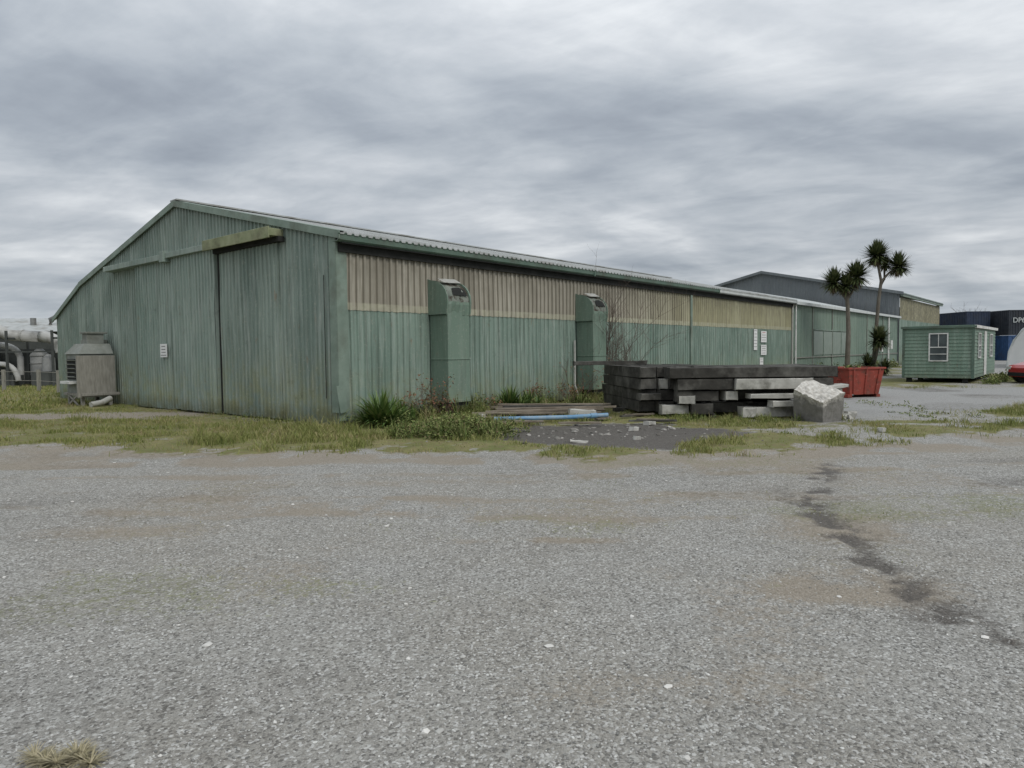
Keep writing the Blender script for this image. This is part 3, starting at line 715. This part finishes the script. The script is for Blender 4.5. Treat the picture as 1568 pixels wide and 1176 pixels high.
for (a,b,z_) in ((7.5,15.5,.1),(7.7,15.8,.12),(7.25,15.35,.08)):
    M=Matrix.Translation((a,b,0))@Matrix.Rotation(a*7,4,'Z'); rbox(mb,-.15,.15,-.1,.1,0,z_,0,M,3,.04)
mb.obj('concrete_rubble',m_conc,None,.01)
# red skip
sk=empty('red_skip',(11.0,22.3,0),math.radians(14))
n=NT('red_skip_paint',.6); ob=n.co(); c=n.mix(n.mp(n.noise(ob,2,5),.3,.7),(.33,.06,.04),(.22,.05,.035)); c=n.mix(n.mp(n.noise(ob,5,6,.7),.5,.66),c,(.11,.05,.035)); c=n.mix(n.mp(n.noise(ob,11,4,.7),.6,.7,0,.6),c,(.45,.22,.18)); n.col(c); mred=n.m
def frus(mb,z0,z1,b,t,mi=0):
    vs=[(-b[0],-b[1],z0),(b[0],-b[1],z0),(b[0],b[1],z0),(-b[0],b[1],z0),(-t[0],-t[1],z1),(t[0],-t[1],z1),(t[0],t[1],z1),(-t[0],t[1],z1)]
    mb.add(vs,[(0,1,5,4),(1,2,6,5),(2,3,7,6),(3,0,4,7)]+([(0,1,2,3)]),mi)
mb=MB(); frus(mb,.1,.92,(.54,.5),(.66,.6)); frus(mb,.14,.915,(.51,.47),(.62,.56)); 
for sy in (-1,1): mb.box(-.70,.70,sy*.6-.03,sy*.6+.03,.89,.95)
for sx in (-1,1): mb.box(sx*.67-.03,sx*.67+.03,-.57,.57,.89,.95)
for sx in (-.4,0,.4):
    vs=[(sx-.03,-.53,.12),(sx+.03,-.53,.12),(sx*1.2-.03,-.625,.89),(sx*1.2+.03,-.625,.89),(sx-.03,-.49,.12),(sx+.03,-.49,.12),(sx*1.2-.03,-.6,.89),(sx*1.2+.03,-.6,.89)]
    mb.add(vs,[(0,1,3,2),(0,2,6,4),(1,5,7,3)])
mb.box(-.6,-.45,-.5,.5,0,.1);mb.box(.45,.6,-.5,.5,0,.1)
for sx in(-1,1): mb.tube([(sx*.62,-.2,.55),(sx*.78,-.2,.56)],.035,8)
mb.obj('skip_body',mred,sk,.008)
mb=MB(); leafpile(mb,(0,0,.7),(.5,.45,.3),260,.12)
for i in range(7):
    M=Matrix.Translation((random.uniform(-.4,.3),random.uniform(-.3,.3),.85))@Euler((random.gauss(0,.3),random.gauss(0,.25),random.random()*3)).to_matrix().to_4x4(); mb.box(-.4,.4,-.05,.05,0,.03,1,M)
mb.obj('skip_contents',[m_weed,m_dbeam],sk)
m_wood=simple('weathered_timber',(.14,.115,.085),(.30,.26,.21),3,.9,.3,(1,8,8),dirt=(.07,.06,.045))
mb=MB()
for i in range(11):
    M=Matrix.Translation((.85+random.uniform(-.3,.3),16.1+i*.17,.12+.045*(i%3)))@Matrix.Rotation(math.radians(4+random.uniform(-3,3)),4,'Z')@Matrix.Rotation(math.radians(random.uniform(-.8,.8)),4,'Y'); L=random.uniform(1.2,1.65); rbox(mb,-L,L,-.07,.07,0,.045,random.choice((0,0,1)),M,5,.008)
for i in range(14):
    M=Matrix.Translation((random.uniform(-.9,3.2),random.uniform(14.4,16.6),.03+random.random()*.05))@Matrix.Rotation(random.gauss(.1,.5),4,'Z'); L=random.uniform(.2,.7); rbox(mb,-L,L,-.05,.05,0,.035,random.choice((0,0,1)),M,4,.01)
for x_ in (-.3,.9,1.9): mb.box(x_-.05,x_+.05,16.0,17.9,.02,.12)
mb.obj('timber_planks',[m_wood,m_dbeam],None,.003)
m_blue=simple('blue_pipe',(.09,.22,.38),(.18,.33,.47),4,.5,.05,dirt=(.3,.35,.38),dscale=3)
mb=MB(); mb.tube([(-.4,15.0,.12),(.5,15.12,.12),(1.3,15.35,.11),(2.15,15.55,.13)],.05,10); mb.tube([(1.75,15.455,.12),(1.9,15.5,.125)],.062,10); mb.obj('blue_pipe',m_blue)
mb=MB(); 
for (a,b,l,w,h,r) in ((1.6,16.0,.6,.2,.2,5),(1.15,11.9,.3,.14,.02,-5),(-.7,15.6,.16,.14,.16,20),(2.4,13.6,.15,.1,.05,30),(2.2,12.2,.1,.09,.04,10),(6.9,12.9,.12,.1,.06,30),(2.9,14.6,.3,.12,.05,50)):
    M=Matrix.Translation((a,b,0))@Matrix.Rotation(math.radians(r),4,'Z')@Matrix.Rotation(math.radians(4),4,'Y'); rbox(mb,-l/2,l/2,-w/2,w/2,.0,h+.02,0,M,4,.02)
mb.obj('concrete_fragments',m_conc,None,.006)

# ---- cooling unit by the gable
cu=empty('cooling_unit',tuple(W(0,0,0)),ANG)
m_unit=simple('unit_panel',(.17,.185,.165),(.25,.26,.235),4,.7,.2,dirt=(.11,.11,.085))
m_tim=simple('unit_timber',(.19,.18,.155),(.31,.30,.265),3,.9,.2,(6,6,1))
mb=MB(); mb.box(-1.15,-.25,11.7,12.9,.42,1.65,0)
vs=[(-1.2,11.65,1.65),(-1.2,12.95,1.65),(-.2,11.65,1.65),(-.2,12.95,1.65),(-.95,11.9,1.98),(-.95,12.7,1.98),(-.2,11.9,1.98),(-.2,12.7,1.98)]
mb.add(vs,[(0,1,5,4),(0,4,6,2),(1,3,7,5),(4,5,7,6),(0,2,3,1)],0)
mb.box(-.8,-.3,12.1,12.5,1.98,2.3,0); mb.box(-.85,-.2,12.05,12.55,2.3,2.36,0); mb.box(-.55,-.05,12.5,13.4,2.0,2.12,0)
mb.obj('housing',m_unit,cu,.01)
mb=MB(); mb.box(-1.3,-.2,11.55,11.62,.3,1.6,0); mb.box(-1.2,-.1,11.5,13.1,.34,.42,0)
for (a,b) in ((-1.1,11.75),(-1.1,12.85),(-.3,11.75),(-.3,12.85)): mb.box(a-.05,a+.05,b-.05,b+.05,0,.42)
for sgn in (1,-1):
    M=Matrix.Translation((-1.18,12.3,.2))@Matrix.Rotation(sgn*math.radians(22),4,'X'); mb.box(-.02,.02,-.6,.6,-.03,.03,0,M)
mb.obj('stand',m_tim,cu,.006)
mb=MB()
mb.box(-1.18,-1.155,11.95,12.75,.85,1.5,0)
for k in range(5): 
    M=Matrix.Translation((-1.2,12.35,.92+k*.13))@Matrix.Rotation(math.radians(25),4,'Y'); mb.box(-.05,.02,-.38,.38,0,.012,1,M)
mb.box(-1.4,-1.16,11.95,12.75,.72,.8,2)
mb.obj('louvre',[m_dark,m_unit,m_white],cu)
mb=MB(); mb.tube([(-.5,11.2,.25),(-.8,11.05,.14),(-1.15,10.95,.1)],.09,10); o=mb.obj('drain_pipe',m_galv); o.matrix_world=Matrix.Translation(W(0,0,0))@R0

# ---- left background
m_pipe=simple('galvanised_duct',(.33,.33,.31),(.46,.46,.44),2,.45,.1,dirt=(.18,.17,.15))
m_tank=simple('tank_steel',(.15,.155,.15),(.27,.27,.26),2,.5,.1,dirt=(.10,.09,.075))
m_pl=simple('plant_grey',(.15,.155,.15),(.27,.27,.255),1.2,.8,.1)
m_pdk=simple('plant_dark',(.045,.05,.048),(.09,.095,.09),1.2,.8,.1)
pe=empty('extraction_ductwork',(-26.5,37,0))
mb=MB()
def arc(a,b,c,n=7): return [Vector(a).lerp(Vector(b),k/n).lerp(Vector(b).lerp(Vector(c),k/n),k/n) for k in range(n+1)]
mb.tube([(-7,0,3.3)]+arc((-2.5,0,3.3),(-1.2,0,3.3),(-.5,.2,2.75))+[(1.2,.3,2.65)]+arc((1.2,.3,2.65),(2.2,.3,2.65),(2.3,.3,1.8)),.3,14)
mb.tube([(-7,.8,2.3),(-1.5,.8,2.25)]+arc((-1.5,.8,2.25),(-.4,.8,2.2),(-.3,.8,1.5))+[(-.3,.8,.3)],.16,12)
mb.tube([(-7,-.4,1.2),(-.5,-.4,1.2)]+arc((-.5,-.4,1.2),(.3,-.4,1.2),(.4,-.4,.3)),.14,12,0)
for x_ in (-6,-5,-4,-3,.3): mb.tube([(x_,0 if x_<0 else .25,3.3 if x_<0 else 2.7),(x_+.06,0 if x_<0 else .25,3.3 if x_<0 else 2.7)],.34,14)
mb.tube([(.9,.6,.1),(.9,.6,1.7),(.9,.6,2.0)],[.45,.45,.15],14,1); mb.tube([(-2.2,.6,.5),(-2.2,.6,1.3),(-2.2,.6,2.0),(-2.2,.6,2.2)],[.12,.55,.55,.2],14,1)
mb.tube([(1.9,-.2,.1),(1.9,-.2,1.5),(1.9,-.2,1.7)],[.3,.3,.1],12,1); mb.tube([(-3.6,.4,.4),(-3.6,.4,1.1),(-3.6,.4,1.9)],[.1,.5,.5],14,1)
for z_ in (.6,1.2,1.6): mb.tube([(.9,.6,z_),(.9,.6,z_+.04)],.48,14,1)
mb.obj('pipes',[m_pipe,m_tank],pe)
mb=MB()
for x_ in (-5.5,-4,-1.6,0,2.4): 
    for y_ in (-.6,1): mb.box(x_-.05,x_+.05,y_-.05,y_+.05,0,2.95)
    mb.box(x_-.05,x_+.05,-.6,1,2.5,2.6)
for y_ in (-.6,1): mb.box(-7,2.4,y_-.03,y_+.03,1.8,1.88)
for k in range(7): mb.box(-1.0,-.6,-.64,-.62,.2+k*.3,.23+k*.3)
mb.box(-1.03,-1.0,-.65,-.6,0,2.4);mb.box(-.6,-.57,-.65,-.6,0,2.4)
mb.box(-6,-3.4,1.5,3,0,1.5);mb.box(-1,.2,-.5,.3,0,.6); mb.box(1.3,2.2,-.7,-.1,.0,.8);mb.box(-3,2.4,1.3,2.6,0,2.0); mb.obj('frame',m_pdk,pe)
mb=MB(); M=Matrix.Rotation(math.radians(8),4,'Z'); 
mb.box(-9,9,0,9,0,3.4,0,M); vs=[M@Vector(v) for v in ((-9.3,-.4,3.4),(9.3,-.4,3.4),(9.3,4.5,4.6),(-9.3,4.5,4.6),(9.3,9.4,3.4),(-9.3,9.4,3.4))]
mb.add(vs,[(0,1,2,3),(3,2,4,5)],1); mb.add([M@Vector(v) for v in ((9,0,3.4),(9,9,3.4),(9,4.5,4.5))],[(0,1,2)],0)
mb.box(4,4.8,-.05,0,0,2.1,2,M)
for k in range(4): mb.box(-7+k*2.5,-5.6+k*2.5,-.05,0,1.2,2.4,2,M)
mb.tube([M@Vector((6,2,3.9)),M@Vector((6,2,4.5))],.2,10,3); mb.tube([M@Vector((7.2,2,3.9)),M@Vector((7.2,2,4.4)),M@Vector((7.6,2,4.6))],.16,10,3)
mb.obj('packing_shed',[m_pdk,m_roof,m_dark,m_tank],loc=(-42,50,0))
mb=MB()
for (a,b) in ((-21.2,31.0),(-19.0,29.0),(-23.5,32)): mb.box(a-.06,a+.06,b-.06,b+.06,0,1.0)
for z_ in (.5,.9): mb.tube([(-26,34.5,z_),(-23.5,32,z_),(-21.2,31,z_),(-19,29,z_)],.012,5)
mb.obj('post_fence',m_tim,None)

# ---- right background
def ribbed(mb,x0,x1,y0,y1,z0,z1,mi=0):
    mb.box(x0+.03,x1-.03,y0+.03,y1-.03,z0+.05,z1-.03,mi)
    xx_=x0+.15
    while xx_<x1-.2: mb.box(xx_,xx_+.14,y0,y1,z0+.12,z1-.12,mi); xx_+=.28
    yy_=y0+.15
    while yy_<y1-.2: mb.box(x0,x1,yy_,yy_+.14,z0+.12,z1-.12,mi); yy_+=.28
    for (a,b) in ((x0-.01,y0-.01),(x1-.11,y0-.01),(x0-.01,y1-.11),(x1-.11,y1-.11)): mb.box(a,a+.12,b,b+.12,z0,z1,mi)
    for zz in ((z0,z0+.12),(z1-.12,z1+.0)):
        mb.box(x0,x1,y0-.02,y0+.08,zz[0]+.002,zz[1]+.002,mi); mb.box(x0-.02,x0+.08,y0,y1,zz[0]+.002,zz[1]+.002,mi)
for k,(xc,yc,z0,c) in enumerate(((47.9,73,0,(.10,.11,.12)),(47.9,73,2.6,(.02,.03,.055)),(50.9,71,0,(.03,.07,.16)),(50.9,71,2.6,(.02,.024,.032)),(45.0,76,0,(.03,.05,.08)))):
    mm=simple('container_paint',c,tuple(v*1.5+.01 for v in c),2,.6,.1,dirt=tuple(v*.6+.03 for v in c))
    mb=MB(); ribbed(mb,0,2.44,0,6.06,z0,z0+2.58); oc=mb.obj('shipping_container',mm,loc=(xc,yc,0))
    if k==3:
        cu_=bpy.data.curves.new('container_lettering','FONT'); cu_.body='DP67'; cu_.size=.72; cu_.extrude=.01
        to=bpy.data.objects.new('container_lettering',cu_); scene.collection.objects.link(to); to.parent=oc
        to.location=(.35,-.06,3.9); to.rotation_euler=(math.pi/2,0,0); cu_.materials.append(m_lgut)
n=NT('tent_fabric',.6); n.col(n.mix(n.mp(n.noise(n.co(),.8,4),.3,.7),(.55,.56,.55),(.68,.68,.67))); mt=n.m
mb=MB(); K=16; pr=[(4.6*math.cos(math.pi*k/K),4.1*math.sin(math.pi*k/K)**.8) for k in range(K+1)]
vs=[(a,y_,b) for y_ in (0,4,8,12) for a,b in pr]
mb.add(vs,[(r*(K+1)+k,r*(K+1)+k+1,(r+1)*(K+1)+k+1,(r+1)*(K+1)+k) for r in range(3) for k in range(K)],0,True)
mb.add([(a,0,b) for a,b in pr],[tuple(range(K+1))],0)
for y_ in (0,4,8,12): mb.tube([(a*1.01,y_,b*1.01) for a,b in pr],.06,6,1)
mb.box(-1.3,1.3,-.05,-.02,0,2.8,1)
mb.obj('white_tent',[mt,m_lgut],loc=(37.9,45,0),rotz=math.radians(-37))
car=empty('red_car',(23.2,29.0,0),math.radians(6))
n=NT('car_red',.25); n.col((.35,.02,.02)); n.b.inputs['Coat Weight'].default_value=.5; mc=n.m
n=NT('car_black',.4); n.col((.02,.02,.022)); mk_=n.m
st_=[(-2.05,.45,.62,.64,.62,.5),(-1.9,.25,.72,.76,.8,.6),(-1.2,.2,.86,.9,.86,.66),(-.75,.2,.92,1.0,.88,.68),(-.1,.2,.94,1.40,.88,.6),(.7,.2,.95,1.44,.88,.6),(1.4,.2,.95,1.34,.87,.6),(1.85,.25,.9,.98,.82,.62),(2.0,.4,.75,.8,.7,.55)]
mb=MB(); vs=[]
for (x_,zb,zm,zr,w,wr) in st_: vs+=[(x_,-w*.92,zb),(x_,-w,zm*.72),(x_,-w*.97,zm),(x_,-wr,zr),(x_,wr,zr),(x_,w*.97,zm),(x_,w,zm*.72),(x_,w*.92,zb)]
for i in range(len(st_)-1):
    for k in range(8):
        mi=1 if (k in(2,4) and 3<=i<=6) or (k==3 and i in(3,6)) else 0
        mb.add([vs[i*8+k],vs[i*8+(k+1)%8],vs[(i+1)*8+(k+1)%8],vs[(i+1)*8+k]],[(0,1,2,3)],mi,True)
mb.add(vs[:8],[tuple(range(8))],0);mb.add(vs[-8:],[tuple(range(8))],0)
mb.obj('body',[mc,m_glass],car)
mb=MB()
for x_ in (-1.3,1.3):
    for s2 in (-1,1):
        mb.tube([(x_,s2*.7,.33),(x_,s2*.9,.33)],.33,20,0); mb.tube([(x_,s2*.9,.33),(x_,s2*.915,.33)],.2,12,1)
mb.box(-2.1,-1.95,-.6,.6,.3,.45,0); mb.box(-2.06,-1.9,-.72,-.5,.58,.7,2);mb.box(-2.06,-1.9,.5,.72,.58,.7,2); mb.box(-.75,-.6,-1.02,-.88,.92,1.05,0)
mb.obj('wheels_and_lamps',[mk_,m_lgut,m_white],car)
m_far=island_mat('distant_foliage',[(.03,.04,.022),(.055,.07,.04),(.08,.09,.055)],.9)
mb=MB()
for i in range(70):
    a=random.choice((random.uniform(-.78,-.55),random.uniform(.60,.85))); D=random.uniform(170,230)
    leafpile(mb,(a*D,D,0),(random.uniform(4,8),4,random.uniform(2.5,5.0)),170,1.3)
mb.obj('distant_tree_line',m_far)
mb=MB()
for i in range(14): twigs(mb,(random.gauss(0,.3),0,1.5+random.random()),(random.gauss(0,.5),random.gauss(0,.4),1),2.6,.05,3)
mb.tube([(0,0,0),(0,0,2)],.2,8); mb.obj('bare_tree',m_twig,loc=(58,88,0))

mb=MB()
for (a,b,n_) in ((0,0,240),(.07,.03,200),(-.06,.02,180),(.03,.07,160),(.13,.0,120),(-.12,.05,100)): straps(mb,(a,b,0),n_,.075,.002,-5,45,.5,0,3)
mb.obj('dry_grass_tuft',island_mat('straw',[(.2,.18,.1),(.42,.37,.25)]),loc=(-1.80,2.64,0.0))

# ================================================================= sky + light
w=bpy.data.worlds.new('World'); scene.world=w; w.use_nodes=True
t=w.node_tree; t.nodes.clear(); N_=t.nodes.new; Lk=t.links.new
class WT(NT):
    def __init__(s): s.t=t;s.n=t.nodes;s.l=t.links
q=WT()
sky=N_('ShaderNodeTexSky'); sky.sky_type='NISHITA'; sky.sun_disc=False
SE=math.radians(48); az=math.radians(135)
sky.sun_elevation=SE; sky.sun_rotation=az
bg1=N_('ShaderNodeBackground'); bg1.inputs[1].default_value=.08; Lk(sky.outputs[0],bg1.inputs[0])
tc=N_('ShaderNodeTexCoord'); sp=N_('ShaderNodeSeparateXYZ'); Lk(tc.outputs['Generated'],sp.inputs[0])
X_,Y_,Z_=sp.outputs
zz=q.math('ADD',q.math('MAXIMUM',Z_,0),.15)
cb_=N_('ShaderNodeCombineXYZ'); Lk(q.math('DIVIDE',X_,zz),cb_.inputs[0]); Lk(q.math('DIVIDE',Y_,zz),cb_.inputs[1])
def rs(rot,sc,loc):
    a=N_('ShaderNodeMapping'); a.inputs['Rotation'].default_value=(0,0,math.radians(rot)); Lk(cb_.outputs[0],a.inputs[0])
    b=N_('ShaderNodeMapping'); b.inputs['Scale'].default_value=sc; b.inputs['Location'].default_value=loc; Lk(a.outputs[0],b.inputs[0]); return b.outputs[0]
va=rs(-20,(.65,1.0,1),(5.1,1.2,0)); vb=rs(-155,(.7,1.15,1),(7.3,2.2,0))
n1=q.noise(va,1.15,7,.52,.35); n2=q.noise(vb,3.2,7,.57,.3); n3=q.noise(cb_.outputs[0],.45,2,.5,.2)
f=q.math('ADD',q.math('ADD',q.math('MULTIPLY',n1,.54),q.math('MULTIPLY',n2,.24)),q.math('MULTIPLY',n3,.22))
nrm=q.math('DIVIDE',X_,q.math('MAXIMUM',Y_,.05))
br=q.math('MULTIPLY',q.mp(nrm,.0,.5),q.math('MULTIPLY',q.mp(Z_,.19,.10),q.mp(Z_,.01,.06)))
f=q.math('ADD',f,q.math('MULTIPLY',br,.075))
# cloud a little thinner toward the upper left
f=q.math('ADD',f,q.math('MULTIPLY',q.mp(nrm,.1,-.8),.022))
cr=N_('ShaderNodeValToRGB'); e=cr.color_ramp.elements
e[0].position=.36;e[0].color=(.25,.28,.325,1);e[1].position=.67;e[1].color=(.88,.895,.91,1)
for p_,c_ in ((.43,(.325,.36,.405)),(.49,(.415,.45,.49)),(.54,(.505,.535,.57)),(.60,(.65,.675,.70))): k=e.new(p_); k.color=(*c_,1)
Lk(f,cr.inputs[0])
lum=q.mp(Z_,.0,1.0,.97,1.9)
col=q.mix(1.0,cr.outputs[0],lum,'MULTIPLY')
hz=q.mp(Z_,.08,.0,0,.6)
col=q.mix(hz,col,(.46,.52,.59))
bg2=N_('ShaderNodeBackground'); Lk(col,bg2.inputs[0]); bg2.inputs[1].default_value=1.0
mx=N_('ShaderNodeMixShader'); mx.inputs[0].default_value=.94; Lk(bg1.outputs[0],mx.inputs[1]); Lk(bg2.outputs[0],mx.inputs[2])
out=N_('ShaderNodeOutputWorld'); Lk(mx.outputs[0],out.inputs[0])
sl=bpy.data.lights.new('sun','SUN'); sl.energy=1.35; sl.angle=math.radians(22); sl.color=(1,.97,.92)
so=bpy.data.objects.new('sun',sl); scene.collection.objects.link(so)
d=Vector((math.sin(az)*math.cos(SE),math.cos(az)*math.cos(SE),math.sin(SE)))
so.rotation_euler=d.to_track_quat('Z','Y').to_euler()

# ================================================================= camera
cam=bpy.data.cameras.new('camera'); co=bpy.data.objects.new('camera',cam); scene.collection.objects.link(co)
cam.sensor_width=36; cam.lens=36*1060/1568; cam.clip_end=6000; cam.clip_start=.05
p=math.radians(2.75); r=math.radians(.66)
f_=Vector((0,math.cos(p),-math.sin(p))); u0=Vector((0,math.sin(p),math.cos(p))); r0=Vector((1,0,0))
rr=r0*math.cos(r)-u0*math.sin(r); uu=r0*math.sin(r)+u0*math.cos(r)
Mx=Matrix((rr,uu,-f_)).transposed().to_4x4(); Mx.translation=Vector((0,0,1.6)); co.matrix_world=Mx
scene.camera=co
